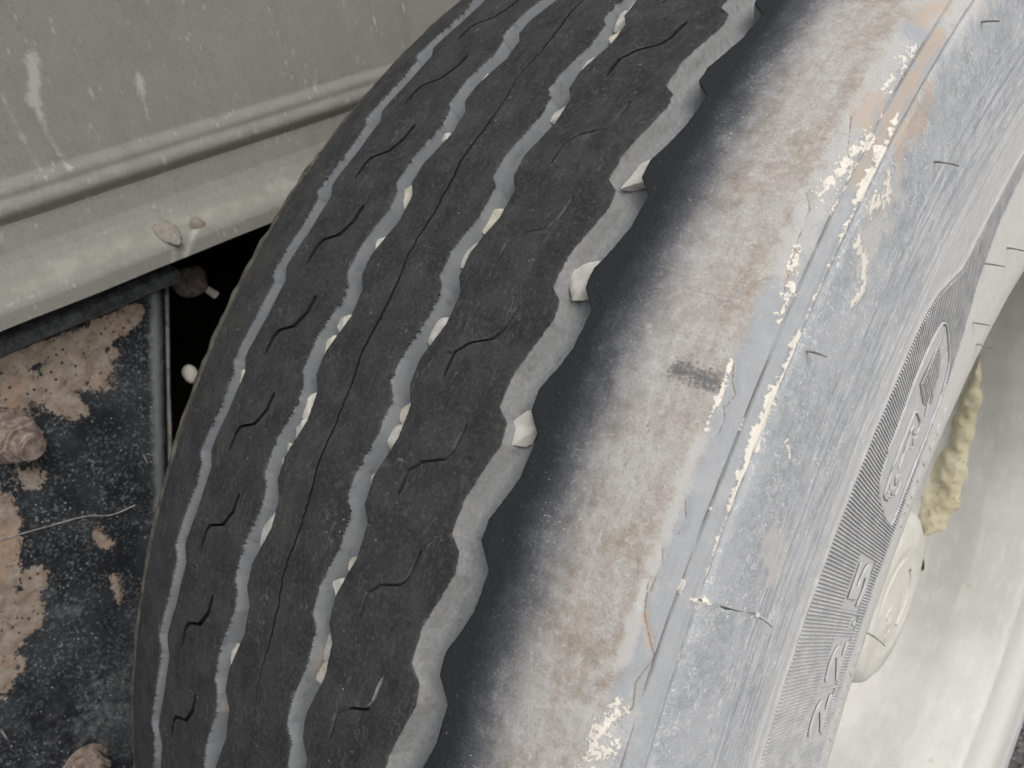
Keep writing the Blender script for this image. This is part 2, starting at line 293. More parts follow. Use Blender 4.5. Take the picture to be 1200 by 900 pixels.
D = dense(); SS = np.concatenate([[0], np.cumsum(np.hypot(*np.diff(D, axis=0).T))]); SS -= SS[np.abs(D[:, 0]).argmin()]; SS *= 1000
NN = np.gradient(D, axis=0); NN = np.stack([-NN[:, 1], NN[:, 0]], 1); NN /= np.linalg.norm(NN, axis=1)[:, None]
def surf(th, s, h):                 # th rad, s mm across, h mm above the skin
    x = np.interp(s, SS, D[:, 0]) + h * .001 * np.interp(s, SS, NN[:, 0]); r = np.interp(s, SS, D[:, 1]) + h * .001 * np.interp(s, SS, NN[:, 1])
    if np.ndim(s) == 2 and np.min(s) < -95: x = x + wear(th, s)
    return np.stack(np.broadcast_arrays(x, -r * np.cos(th), r * np.sin(th)), -1)
def wear(th, s):
    ph = (1.1711153454160204 - th) / .08927420813614147
    return np.interp(ph, [-6, -2, .5, 2.5, 4, 8, 12, 16], [0, 9, 5, 0, -3, -4, -3, 0]) * np.clip((-90 - s) / 26, 0, 1) * .001
S0, S1 = SS[0] + .01, SS[-1] - .01
DTH = 0.08927420813614147; T0 = 1.1711153454160204
fine_th = np.arange(1.44, .20, -.00135)
coarse = np.linspace(.20, 1.44 - 2 * math.pi, 470)
TH = np.concatenate([fine_th, coarse]); PH = (T0 - TH) / DTH; NR = len(TH)
TREAD0, TREAD1 = -112.5, 128.
def per(ph, pts, period=1.0):       # periodic piecewise linear lane, one period
    p = np.array(pts); x = p[:, 0]; y = p[:, 1]; f = (ph - x[0]) % period + x[0]
    return np.interp(f, np.append(x, x[0] + period), np.append(y, y[0]))
def rough_edge(seed, amp): return smooth_noise(NR, 1, seed) * amp * .45 + smooth_noise(NR, 4, seed + 50) * amp * .5 + smooth_noise(NR, 20, seed + 90) * amp * .5
def fray(seed):                     # small feathered burrs that lean over the edge
    r = np.random.default_rng(seed); z = np.zeros(NR)
    gate = smooth_noise(NR, 40, seed + 5) > .15
    k = r.random(NR) < .30; z[k & gate] = r.uniform(.3, 1.3, (k & gate).sum()); return z
G = {
 'g4': ([(0, 75.5), (.10, 81.0), (.25, 82), (.43, 79.6), (.73, 75.6)], [(-.05, 88.2), (.11, 94.6), (.42, 94.0), (.60, 91.5), (.79, 88)]),
 'g3': ([(.11, 22.7), (.21, 27.0), (.50, 27.2), (.88, 22.8)], [(.09, 33.0), (.22, 37.5), (.50, 37.7), (.86, 32.6)]),
 'g2': ([(.28, -30.8), (.37, -27), (.56, -25.6), (.94, -30.5)], [(.27, -20.6), (.40, -15.7), (.67, -14.8), (1.06, -20.8)]),
 'g1': ([(.44, -88.2), (.54, -83.4), (.84, -83.4), (1.34, -87.4)], [(.36, -77.6), (.50, -72.8), (.90, -74), (1.28, -77.4)]),
}
edges = {}; smooth_edges = {}
for i, k in enumerate(('g1', 'g2', 'g3', 'g4')):
    amp = .16 if k == 'g4' else .26
    L = per(PH, G[k][0]) + rough_edge(10 + i, amp); R_ = per(PH, G[k][1]) + rough_edge(20 + i, .14)
    f = fray(30 + i) * (.35 if k == 'g4' else 1)
    edges[k] = (L + f, R_); smooth_edges[k] = (per(PH, G[k][0]) + smooth_noise(NR, 24, 210 + i) * .12, per(PH, G[k][1]) + smooth_noise(NR, 24, 220 + i) * .12)
SIPE2 = [(.56, -43.3), (.75, -44.2), (.92, -49.3), (1.00, -59), (1.08, -61.3), (1.28, -62)]
SIPE4 = [(.205, 65.8), (.285, 65), (.43, 64), (.52, 61.5), (.60, 52.7), (.71, 47.6), (.93, 47.4)]
def sipe(pts, w0, d0, seed):
    c = per(PH, pts) + rough_edge(seed, .12); sl = np.gradient(per(PH, pts), PH) / (DTH * 505); a, b = pts[0][0], pts[-1][0]
    f = (PH - a) % 1.0; t = np.clip(f / (b - a), 0, 1.2); act = np.clip(np.minimum(t / .06, (1 - t) / .12), 0, 1) ** .6
    act = np.where(f > (b - a), 0, act); k = np.floor(PH - a).astype(int)
    var = np.random.default_rng(seed).uniform(.75, 1.15, 400)[(k % 400)]
    w = np.maximum(w0 * act * var * (.75 + .25 * np.sqrt(1 + np.minimum(np.abs(sl), 3.0) ** 2)), .02)
    return c, w, d0 * np.clip(act * 1.6, 0, 1)
cl_c = per(PH, [(.0, 1.2), (.25, 3.0), (.55, 3.2), (.85, 1.4)]) + rough_edge(41, .3); cl_v = np.clip(.75 + .45 * smooth_noise(NR, 60, 3), .25, 1.3)
lanes = {'s2': sipe(SIPE2, 1.45, 4.5, 71), 's4': sipe(SIPE4, .95, 3.0, 72), 'c': (cl_c, .5 * cl_v, 3.0 * cl_v)}
def lerp_cols(a, b, n): t = np.linspace(0, 1, n); return a[:, None] * (1 - t) + b[:, None] * t
full = lambda v: np.full(NR, float(v))
BUMP = {}
def micro(shape, seed, amp, ks=(9, 3)):        # low relief so the ribs are not ideal cylinders
    r = np.random.default_rng(seed); z = r.normal(size=shape)
    for ax, k in ((0, ks[0]), (1, ks[1])):
        w = np.hanning(2 * k + 1); w /= w.sum(); z = np.apply_along_axis(lambda v: np.convolve(np.pad(v, k, mode='wrap' if ax == 0 else 'edge'), w, 'valid'), ax, z)
    return z / z.std() * amp
def rib_cols(L, R_, lane, na, nb, Lround=True, Rround=True):
    # left and right worn edges are rolled down a little
    es, eh = [], []
    if Lround: es += [L[:, None], L[:, None] + .25, L[:, None] + .7]; eh += [full(-.55)[:, None], full(-.16)[:, None], full(-.02)[:, None]]; L2 = L + 1.1
    else: L2 = L
    R2 = R_ - 1.1 if Rround else R_
    def body(a, b, n): es.append(lerp_cols(a, b, n)); eh.append(np.zeros((NR, n)))
    if lane is None: body(L2, R2, na)
    else:
        c, w, d = lane
        body(L2, c - w - .35, na)
        for k, hh in ((-1, -.0), (-.95, -.07), (-.78, -1), (.72, -1), (.86, -.5), (1, -.0)):
            es.append((c + k * w)[:, None]); eh.append((hh * d)[:, None])
        body(c + w + .35, R2, nb)
    if Rround: es += [R_[:, None] - .7, R_[:, None] - .25, R_[:, None]]; eh += [full(-.02)[:, None], full(-.16)[:, None], full(-.55)[:, None]]
    return np.concatenate(es, 1), np.concatenate(eh, 1)
def uv_of(s): return np.stack([np.broadcast_to((TH * 505)[:, None], s.shape), s], -1)
# ------------------------------------------------------------------ wheel
wheel = empty('truck_wheel', (0, 0, 0))
tag(wheel, 'big worn truck wheel with a dusty grey sidewall and black zigzag grooved tread', 'truck wheel')
def B_out(th): return np.interp(th, [.5, 1.00, 1.045, 1.085, 1.15, 1.22, 1.34, 1.45], [243.5, 244.5, 244, 248, 261, 260.5, 258, 256])
def B_in(th): return np.interp(th, [.5, .9, 1.0, 1.07, 1.13, 1.19, 1.26, 1.35, 1.45], [313, 312, 307.5, 303, 296, 284, 274, 268, 265])
def gauss(x, c, w): return np.exp(-((x - c) / w) ** 2)
def paint(th, s, pts, rad, ru=None):   # distance mask to a polyline given as (theta, s)
    best = np.full(s.shape, 1e9); x = th * 440
    P = [(a * 440, b) for a, b in pts]
    if len(P) == 1: P = P * 2
    for (ax, ay), (bx, by) in zip(P[:-1], P[1:]):
        dx, dy = bx - ax, by - ay; L2 = dx * dx + dy * dy + 1e-9
        t = np.clip(((x - ax) * dx + (s - ay) * dy) / L2, 0, 1); best = np.minimum(best, np.hypot(x - ax - t * dx, s - ay - t * dy))
    return np.clip(1 - best / rad * .5, 0, 1)
# outer sidewall with the worn shoulder (one sheet, finest where the photograph looks)
s_side = np.concatenate([np.linspace(TREAD1, 151, 36)[:-1], np.linspace(151, 165, 56)[:-1], np.linspace(165, 240, 72)[:-1], np.linspace(240, 318, 96)[:-1], np.linspace(318, S1, 34)])
SG = np.broadcast_to(s_side[None, :], (NR, len(s_side))); TG = np.broadcast_to(TH[:, None], SG.shape)
def wob(seed, k, a): return (smooth_noise(NR, k, seed) * a)[:, None]
h = np.zeros(SG.shape)
h += -.8 * gauss(SG, 154.6 + wob(60, 90, .25), .38) * (1 + wob(64, 25, .4))
h += .9 * gauss(SG, 160.3 + wob(61, 90, .2), .9) - .5 * gauss(SG, 162.6, 1.0)
for k, (c, a) in enumerate(((198.5, .22), (204, .3), (207, -.22), (214, .22), (221, .26), (227.5, .3), (231, -.3), (236, .3))):
    h += a * gauss(SG, c + wob(70 + k, 120, .4), .9)
bo, bi = B_out(TG), B_in(TG)
h += .55 * gauss(SG, bo - 1.2, 1.0)
band = np.clip((SG - bo) / .8, 0, 1) * np.clip((bi - SG) / .8, 0, 1); h -= .25 * band
h += micro(SG.shape, 5, .05)
far = (TG < .2) | (TG > 1.44)
visible = (TG > .2) & (TG < 1.44)
foot = np.clip((SG - bi) / 2.0, 0, 1)
foot_far = np.clip((SG - 235) / 20, 0, 1); foot = np.where(visible, foot, foot_far)
DIG = [('2', .6365, 301, 14.5, 17), ('2', .7010, 301, 14.5, 17), ('.', .7476, 301, 2.5, 2.5), ('5', .7935, 299.5, 16.5, 18)]
boxes = [(t - wid / 2 / 327 - .004, t + wid / 2 / 327 + .004, sb - hgt - 1.4, sb + 1.2) for ch, t, sb, hgt, wid in DIG]
def catmull(pts, n=6, closed=False):
    P = [np.array(p, float) for p in pts]; out = []; N_ = len(P); rng = range(N_ if closed else N_ - 1)
    for i in rng:
        g = lambda k: P[k % N_] if closed else P[min(max(k, 0), N_ - 1)]
        p0, p1, p2, p3 = g(i - 1), g(i), g(i + 1), g(i + 2)
        for t in np.linspace(0, 1, n, endpoint=False):
            out.append(.5 * (2 * p1 + (p2 - p0) * t + (2 * p0 - 5 * p1 + 4 * p2 - p3) * t * t + (3 * p1 - p0 - 3 * p2 + p3) * t**3))
    out.append(P[0] if closed else P[-1]); return out
LOZ = [(1.094, 270.5), (1.076, 264.6), (1.0189, 263.6), (.9669, 266.3), (.9149, 268.6), (.889, 276), (.876, 292), (.8718, 301), (.878, 303.5), (.8964, 303.6), (.9624, 303.6), (1.009, 302.6), (1.056, 300), (1.086, 292.5), (1.0947, 279)]
loz = np.array(catmull(LOZ, 5, True))
plate_ = np.zeros(SG.shape, bool)
for b in boxes: plate_ |= (TG > b[0]) & (TG < b[1]) & (SG > b[2]) & (SG < b[3])
ins = np.zeros(SG.shape, bool); j_ = len(loz) - 1
for i_ in range(len(loz)):
    (xi, yi), (xj, yj) = loz[i_], loz[j_]; cr_ = ((yi > SG) != (yj > SG)) & (TG < (xj - xi) * (SG - yi) / (yj - yi + 1e-12) + xi); ins ^= cr_; j_ = i_
band = np.where(plate_ | ins, band * .25, band)
crust = np.zeros(SG.shape); rust = crust.copy(); dark = crust.copy(); pale = crust.copy()
for pts, rad, w in [
    ([(.9181, 160.6), (.8691, 160.4), (.8041, 160.2)], 1.9, .80), ([(.8041, 160.2), (.7478, 161)], 1.3, .62), ([(.88, 160.5), (.845, 161.0)], 2.6, .9),
    ([(1.09, 158.5), (1.04, 160.4), (.98, 160.4), (.93, 160.6)], 1.7, .60), ([(1.06, 159.5), (1.02, 160.3)], 2.8, .75), ([(1.0825, 154.2), (1.0402, 154.2), (.999, 154.2)], 1.0, .66),
    ([(.7478, 161.0), (.7039, 161.2)], 1.0, .60), ([(.748, 160), (.747, 168)], 1.6, .66), ([(.7551, 155.2), (.75, 155.0)], 1.1, .75), ([(.86, 155), (.85, 155)], .9, .66), ([(.80, 155.1)], .9, .7),
    ([(.9975, 168.2), (.9961, 176), (.981, 183.0), (.9684, 180.4)], 3.6, .74), ([(1.0501, 167.8), (1.045, 173), (1.0245, 167)], 5.0, .66), ([(1.03, 165)], 6, .55),
    ([(.6743, 147.5), (.6459, 144.2), (.6524, 151.4)], 4.2, .68), ([(.63, 146), (.615, 148)], 6.0, .62), ([(.9519, 151.3), (.9382, 152.9), (.9212, 153)], 3.2, .62), ([(1.006, 148.5), (1.0446, 151.8), (1.0625, 154.1)], 5.0, .62), ([(1.10, 151), (1.14, 152)], 6.0, .56),
    ([(.886, 145.0), (.8762, 145.4), (.8601, 145.8), (.84, 145.5)], 1.6, .63), ([(.9694, 149.4), (.9518, 150.3)], 2.6, .62), ([(.86, 176), (.85, 182)], 2.0, .6), ([(1.02, 190)], 2.6, .58)]:
    crust = np.maximum(crust, paint(TG, SG, pts, rad) * w)
for pts, rad in [([(1.1204, 166.8), (1.1043, 167.2), (1.092, 165.5), (1.075, 166)], 6), ([(1.0889, 151.3), (1.07, 152)], 5), ([(1.17, 157.5), (1.10, 157.2), (1.03, 157)], 3.2), ([(1.2, 152), (1.17, 149)], 4), ([(.7303, 147.5), (.7157, 151.8)], 1.2), ([(.965, 149), (.945, 151)], 1.6)]:
    rust = np.maximum(rust, paint(TG, SG, pts, rad))
dark = np.maximum(paint(TG, SG, [(.8712, 131), (.8715, 136), (.8705, 142)], 3.8), paint(TG, SG, [(.92, 134), (.918, 139)], 2.6) * .5)
for pts, rad in [([(1.14, 148), (1.05, 148.5), (.95, 148)], 6), ([(.63, 146), (.66, 146)], 10), ([(.84, 145.5), (.70, 145.5)], 2.6), ([(1.2, 155), (1.3, 160)], 16), ([(1.0, 175), (1.05, 172)], 10), ([(.8, 190), (.78, 200)], 8)]:
    pale = np.maximum(pale, paint(TG, SG, pts, rad))
crack_and_shade = (.78 * gauss(SG, 154.6 + wob(60, 90, .25), .34) * np.clip(.75 + wob(65, 18, .5), 0, 1.1)) * visible + .5 * gauss(SG, 161.9, .45) * visible  # the outer dark line paints shade beside the crusted ridge into the colour
h += .55 * np.clip((crust - .35) * 3, 0, 1) * (.7 + .5 * np.clip(micro(SG.shape, 8, .5), -1, 1))
# cracks in the dried skin
for pts in ([(.7493, 145.4), (.7303, 147.5), (.7157, 151.8), (.7094, 154.1), (.6921, 151.1), (.6777, 152.5), (.6651, 148.9)], [(1.0054, 144.5), (.9954, 147.8), (.9798, 148.2), (.9619, 149.2), (.9394, 151.1)], [(.80, 147.5), (.79, 149.5), (.78, 149)], [(.86, 148), (.85, 150), (.84, 149.3)], [(1.07, 146), (1.045, 150), (1.03, 154)], [(.77, 146), (.762, 147.5), (.745, 147), (.735, 146)], [(.885, 146), (.875, 147.5), (.868, 150), (.860, 148.8)]):
    c = paint(TG, SG, pts, .9); h -= .45 * c; crack_and_shade = np.maximum(crack_and_shade, paint(TG, SG, pts, .5) * .80); rust = np.maximum(rust, paint(TG, SG, pts, .9) * .2)
me = grid_mesh('tyre', surf(TG, SG, h), uv_of(SG), {'crust': crust, 'rust': rust, 'dark': dark, 'pale': pale, 'serr': band * visible, 'foot': foot, 'crack_and_shade': crack_and_shade}, 50)
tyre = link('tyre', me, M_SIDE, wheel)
# ribs and grooves share their borders, so the tread is one closed skin cut into its parts
E_ = edges
g1L, g1R = E_['g1']; g2L, g2R = E_['g2']; g3L, g3R = E_['g3']; g4L, g4R = E_['g4']
ribs = [('tread_rib', rib_cols(full(TREAD0), g1L, None, 22, 0, False, True)), ('tread_rib', rib_cols(g1R, g2L, lanes['s2'], 22, 22)),
        ('tread_rib', rib_cols(g2R, g3L, lanes['c'], 22, 22)), ('tread_rib', rib_cols(g3R, g4L, lanes['s4'], 22, 22))]
for i, (nm, (s, hh)) in enumerate(ribs):
    mm = micro(s.shape, 100 + i, .045); pit = np.zeros(s.shape)
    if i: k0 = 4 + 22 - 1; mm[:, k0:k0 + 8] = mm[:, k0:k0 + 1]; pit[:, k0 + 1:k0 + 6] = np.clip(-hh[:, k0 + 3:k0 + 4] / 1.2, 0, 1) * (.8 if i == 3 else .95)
    hh = hh + mm
    if i == 0: hh[:, 0] = 0
    lit = np.zeros(s.shape)
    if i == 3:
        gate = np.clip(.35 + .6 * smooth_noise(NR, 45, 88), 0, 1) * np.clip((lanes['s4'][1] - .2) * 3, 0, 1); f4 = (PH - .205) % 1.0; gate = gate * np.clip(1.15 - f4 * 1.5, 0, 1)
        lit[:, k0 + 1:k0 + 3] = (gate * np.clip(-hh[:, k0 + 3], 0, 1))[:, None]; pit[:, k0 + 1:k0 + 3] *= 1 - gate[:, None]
    o = link(nm, grid_mesh(nm, surf(TH[:, None], s, hh), uv_of(s), {'lit': lit, 'pit': pit}, 38), M_TREAD, tyre)
s, hh = rib_cols(g4R, full(TREAD1), None, 40, 0, True, False); hh = hh + micro(s.shape, 120, .05); hh[:, -1] = h[:, 0]
z = np.zeros(s.shape)
dk5 = paint(TH[:, None] + 0 * s, s, [(.8702, 122), (.8703, 129)], 3.0) * .3
link('shoulder_rib', grid_mesh('shoulder_rib', surf(TH[:, None], s, hh), uv_of(s), {'crust': z, 'rust': z, 'dark': dk5, 'pale': z, 'serr': z, 'foot': z, 'crack_and_shade': z}, 38), M_SIDE, tyre)
for i, k in enumerate(('g1', 'g2', 'g3', 'g4')):
    L, R_ = E_[k]; Ls, Rs = smooth_edges[k]; dep = 9.0 if k != 'g4' else 9.5
    prof = [(0, -.55), (.06, -.9), (.14, -1.4), (.24, -2.2), (.45, -3.6), (.95, -6.2), (1.55, -dep + .9), (2.5, -dep + .1)]
    cs, ch, cdp = [], [], []
    for off, hv in prof: bl = min(1, max(0, (-hv - .55) / 1.6)); cs.append(L * (1 - bl) + Ls * bl + off); ch.append(full(hv)); cdp.append(full(-hv))
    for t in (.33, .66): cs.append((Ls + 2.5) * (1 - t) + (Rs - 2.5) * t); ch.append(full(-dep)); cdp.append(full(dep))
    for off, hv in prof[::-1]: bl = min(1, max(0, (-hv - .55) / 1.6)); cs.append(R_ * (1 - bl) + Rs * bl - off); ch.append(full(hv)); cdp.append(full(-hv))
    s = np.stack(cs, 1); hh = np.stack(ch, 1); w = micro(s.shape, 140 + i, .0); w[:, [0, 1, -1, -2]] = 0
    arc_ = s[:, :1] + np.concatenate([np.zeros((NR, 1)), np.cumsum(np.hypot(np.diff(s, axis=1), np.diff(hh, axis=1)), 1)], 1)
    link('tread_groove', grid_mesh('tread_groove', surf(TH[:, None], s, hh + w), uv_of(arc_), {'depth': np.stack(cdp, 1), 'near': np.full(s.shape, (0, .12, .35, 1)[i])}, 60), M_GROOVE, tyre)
s_in = np.linspace(S0, TREAD0, 60); SI = np.broadcast_to(s_in[None], (NR, 60)); hi = micro(SI.shape, 9, .25); hi[:, -1] = 0
link('inner_sidewall', grid_mesh('inner_sidewall', surf(TH[:, None], SI, hi), uv_of(SI), None, 60), M_INNER, tyre)

# --- raised marks on the sidewall
def tube_on(bm, pts, rad, hoff=.2, n=6):     # pts (theta, s) on the skin
    P = [Vector(surf(np.float64(a), np.float64(b), hoff)) for a, b in pts]
    rings = []
    for i, p in enumerate(P):
        d = (P[min(i + 1, len(P) - 1)] - P[max(i - 1, 0)]).normalized()
        u = d.orthogonal().normalized(); w_ = d.cross(u)
        rings.append([bm.verts.new(p + (u * math.cos(2 * math.pi * k / n) + w_ * math.sin(2 * math.pi * k / n)) * rad * .001) for k in range(n)])
    for a, b in zip(rings[:-1], rings[1:]):
        for k in range(n): bm.faces.new((a[k], a[(k + 1) % n], b[(k + 1) % n], b[k]))
    bm.faces.new(rings[0][::-1]); bm.faces.new(rings[-1])
def in_poly(x, y, poly):
    c = False; n = len(poly); j = n - 1
    for i in range(n):
        if (poly[i][1] > y) != (poly[j][1] > y) and x < (poly[j][0] - poly[i][0]) * (y - poly[i][1]) / (poly[j][1] - poly[i][1]) + poly[i][0]: c = not c
        j = i
    return c
bm = bmesh.new(); tube_on(bm, [tuple(p) for p in loz], .55, .15); link('badge_outline', bm_mesh('badge_outline', bm, 60), M_LETTER, tyre)
ARW = [(1.0788, 273.0), (1.0174, 272.4), (1.0121, 285.0), (1.0216, 295.6), (1.0646, 288.4), (1.0762, 283.6)]
bm = bmesh.new(); tube_on(bm, ARW[:3], .5, .15); tube_on(bm, [(1.0255, 288), (1.0065, 292.5)], .5, .15)
for k in range(16):                           # hatched arrow
    t = 1.016 + k * .0037; lo = np.interp(t, [1.0121, 1.0788], [275.5, 275.5]); hi_ = np.interp(t, [1.01, 1.03, 1.0646, 1.0788], [285, 294, 287, 277])
    if hi_ > lo + 1: tube_on(bm, [(t, lo), (t - .003, hi_)], .34, .1)
link('badge_arrow', bm_mesh('badge_arrow', bm, 60), M_LETTER, tyre)
bm = bmesh.new()
for st in ([(.9956, 284.1), (.9925, 279.5), (.9831, 278.2), (.9359, 279.2), (.9069, 280.7), (.8937, 282.2), (.8915, 286.5), (.8942, 289.6)], [(.9956, 284.1), (.9942, 289.5), (.9841, 290.9), (.9760, 288), (.9815, 284.6), (.9745, 283.5), (.9520, 285.6), (.9300, 286.2)], [(.9790, 292.6), (.9720, 289.9), (.9660, 293), (.9610, 291)], [(.9260, 290.2), (.9190, 287.6), (.9120, 291.5), (.9060, 288.2), (.9000, 291.8), (.8965, 288.5)], [(.9220, 293.5), (.9120, 294.5), (.9040, 294)], [(.9090, 285.0), (.9020, 286.4), (.8980, 284.6)]):
    tube_on(bm, [tuple(p) for p in catmull(st, 4)], .55, .15)
link('badge_lettering', bm_mesh('badge_lettering', bm, 60), M_LETTER, tyre)
def text_mesh(txt, size):
    c = bpy.data.curves.new('t', 'FONT'); c.body = txt; c.size = size; c.extrude = .25; c.bevel_depth = .22; c.bevel_resolution = 1; c.resolution_u = 4; c.align_x = 'CENTER'
    o = bpy.data.objects.new('t', c); COL.objects.link(o); bpy.context.view_layer.update()
    me = bpy.data.meshes.new_from_object(o.evaluated_get(bpy.context.evaluated_depsgraph_get()))
    bpy.data.objects.remove(o); bpy.data.curves.remove(c); return me
def place_text(name, txt, th0, s_base, height, width, hz=1.0, lift=.15, mat=M_LETTER):
    me = text_mesh(txt, 10); co = np.zeros(len(me.vertices) * 3, np.float32); me.vertices.foreach_get('co', co); co = co.reshape(-1, 3)
    x, y = co[:, 0], co[:, 1]; x = (x - (x.min() + x.max()) / 2) / (x.max() - x.min()) * width; y = (y - y.min()) / (y.max() - y.min()) * height
    r = np.interp(s_base, SS, D[:, 1]) * 1000
    P = surf(th0 + x / r, s_base - y, lift + (co[:, 2] + .2) * hz); me.vertices.foreach_set('co', P.reshape(-1).astype(np.float32)); me.update()
    me.name = name; return link(name, me, mat, tyre)
for ch, t, sb, hgt, wid in DIG: place_text('raised_digit' if ch != '.' else 'raised_point', ch, t, sb, hgt, wid, .8)
for k, ch in enumerate('TUBELESS'): place_text('raised_letter', ch, .884 + k * .0235, 319.0 - k * .2, 4.0, 5.0, .5, .05)
for k, ch in enumerate('RADIAL'): place_text('raised_letter', ch, .565 + k * .030, 320.5, 4.4, 5.5, .5, .05)
# --- fine radial ridges of the decorated band, cut round digits and badge
verts, faces = [], []
t = .50
while t < 1.44:
    lo, hi_ = float(B_out(np.array(t))) + .5, float(B_in(np.array(t))) - .5
    ss = np.arange(lo, hi_, 1.2); ok = []
    for sv in ss:
        tt = t
        bad = any(b[0] < tt < b[1] and b[2] < sv < b[3] for b in boxes) or in_poly(tt, sv, loz)
        ok.append(not bad)
    run = []
    for sv, k in list(zip(ss, ok)) + [(0, False)]:
        if k: run.append(sv)
        else:
            if len(run) > 1:
                b0 = len(verts); hw = .0011
                for q, sv2 in enumerate(run):
                    hh_ = .55 if 0 < q < len(run) - 1 else .1
                    for dt, hv in ((-hw, -.3), (-hw * .55, hh_), (hw * .55, hh_), (hw, -.3)): verts.append(surf(np.float64(t + dt), np.float64(sv2), hv))
                for q in range(len(run) - 1):
                    for k2 in range(3): a = b0 + q * 4 + k2; faces.append((a, a + 1, a + 5, a + 4))
            run = []
    t += .00375
me = bpy.data.meshes.new('serration'); me.from_pydata([tuple(v) for v in verts], [], faces); me.update()
o = link('serration', me, M_SERR, tyre); o['kind'] = 'stuff'
bmx = bmesh.new(); bmx.from_mesh(me); bmesh.ops.recalc_face_normals(bmx, faces=bmx.faces); bmx.to_mesh(me); bmx.free()
# --- mould seam with a nub, rubber hairs
bm = bmesh.new(); tube_on(bm, [(.7482, 161), (.7468, 175.5), (.7453, 196.6), (.7425, 205), (.738, 213)], .45, .1)
bmesh.ops.create_icosphere(bm, subdivisions=2, radius=.0011, matrix=Matrix.Translation(Vector(surf(np.float64(.7453), np.float64(197), .3))))
link('mould_seam', bm_mesh('mould_seam', bm, 60), M_LETTER, tyre)
for t, sv, L_, bend in [(1.2253, 170.6, 8, .1), (1.1135, 189.5, 11, .15), (.9145, 166.5, 9, .1), (1.2113, 279.4, 11, .05), (1.1632, 299.1, 9, .0), (1.1696, 316.1, 9, .1), (1.2913, 294.1, 12, .15), (.7366, 323.9, 11, .2)]:
    bm = bmesh.new(); p0 = Vector(surf(np.float64(t), np.float64(sv), -.3)); nrm = (Vector(surf(np.float64(t), np.float64(sv), 5)) - p0).normalized(); nrm = (nrm * .5 + Vector((1, 0, 0)) * .5).normalized(); side = Vector((0, -math.sin(t), -math.cos(t)))
    rings = []
    for q in range(6):
        f = q / 5; p = p0 + nrm * (L_ * .0008 * f) + side * (bend * L_ * .001 * f * f); u = nrm.orthogonal().normalized(); w_ = nrm.cross(u); rr = .00045 * (1 - .35 * f)
        rings.append([bm.verts.new(p + (u * math.cos(k * math.pi / 3) + w_ * math.sin(k * math.pi / 3)) * rr) for k in range(6)])
    for a, b in zip(rings[:-1], rings[1:]):
        for k in range(6): bm.faces.new((a[k], a[(k + 1) % 6], b[(k + 1) % 6], b[k]))
    bm.faces.new(rings[-1]); link('rubber_hair', bm_mesh('rubber_hair', bm, 60), M_HAIR, tyre)
# ------------------------------------------------------------------ rim: flange, barrel, disc, hub
def lathe(prof, n=160):
    bm = bmesh.new(); P = np.array(prof); th = np.linspace(0, 2 * math.pi, n, endpoint=False); rings = []
    for x, r in P: rings.append([bm.verts.new((x, -r * math.cos(t), r * math.sin(t))) for t in th])
    for a, b in zip(rings[:-1], rings[1:]):
        for k in range(n): bm.faces.new((a[k], a[(k + 1) % n], b[(k + 1) % n], b[k]))
    return bm
RIMP = [(.128, .303), (.1335, .3012), (.1372, .2990), (.1395, .2955), (.1385, .2925), (.135, .2905), (.128, .288), (.108, .2815), (.098, .277), (.086, .2755), (.060, .2745), (.040, .272), (.022, .266), (.004, .262), (-.012, .258), (-.024, .248), (-.032, .235), (-.034, .20), (-.030, .17), (-.026, .14), (-.022, .11), (.01, .105), (.03, .10)]
rim = link('rim', bm_mesh('rim', lathe(RIMP), 50), M_RIM, wheel)
link('rim_barrel', bm_mesh('rim_barrel', lathe([(.128, .303), (.10, .292), (.0, .282), (-.10, .29), (-.112, .30)]), 50), M_DARK, wheel)
HUB = [(.03, .098), (.045, .095), (.050, .078), (.070, .074), (.082, .073), (.090, .069), (.0940, .062), (.0955, .050), (.0958, .048), (.0962, .046), (.0958, .044), (.0955, .042), (.0957, .02), (.0958, 0.0004)]
hub = link('hub_cap', bm_mesh('hub_cap', lathe(HUB, 72), 60), M_HUB, wheel)
bm = bmesh.new(); bmesh.ops.create_cone(bm, cap_ends=True, segments=20, radius1=.009, radius2=.008, depth=.006, matrix=Matrix.Translation((.0885, .0655, -.012)) @ Matrix.Rotation(.7, 4, 'Z') @ Matrix.Rotation(math.pi / 2, 4, 'Y'))
link('filler_plug', bm_mesh('filler_plug', bm, 40), M_DARK, hub)
me = text_mesh('3', 10); co = np.zeros(len(me.vertices) * 3, np.float32); me.vertices.foreach_get('co', co); co = co.reshape(-1, 3)
P = np.stack([.0958 + co[:, 2] * .0012, (co[:, 0]) * .0042 - .012, (co[:, 1] - 3.5) * .0042 - .012], -1); me.vertices.foreach_set('co', P.reshape(-1).astype(np.float32)); me.update()
link('raised_mark', me, M_HUB, hub)
for k, (r0, a0, a1) in enumerate(((.036, .3, 2.0), (.028, 2.6, 4.6))):
    bm = bmesh.new(); R2_ = []
    for t in np.linspace(a0, a1, 24):
        R2_.append([bm.verts.new((.0957 + dx, -(r0 + dr) * math.cos(t), (r0 + dr) * math.sin(t))) for dx, dr in ((-.001, -.0016), (.0012, -.0008), (.0012, .0008), (-.001, .0016))])
    for a, b in zip(R2_[:-1], R2_[1:]):
        for q in range(3): bm.faces.new((a[q], a[q + 1], b[q + 1], b[q]))
    link('raised_rib', bm_mesh('raised_rib', bm, 50), M_HUB, hub)
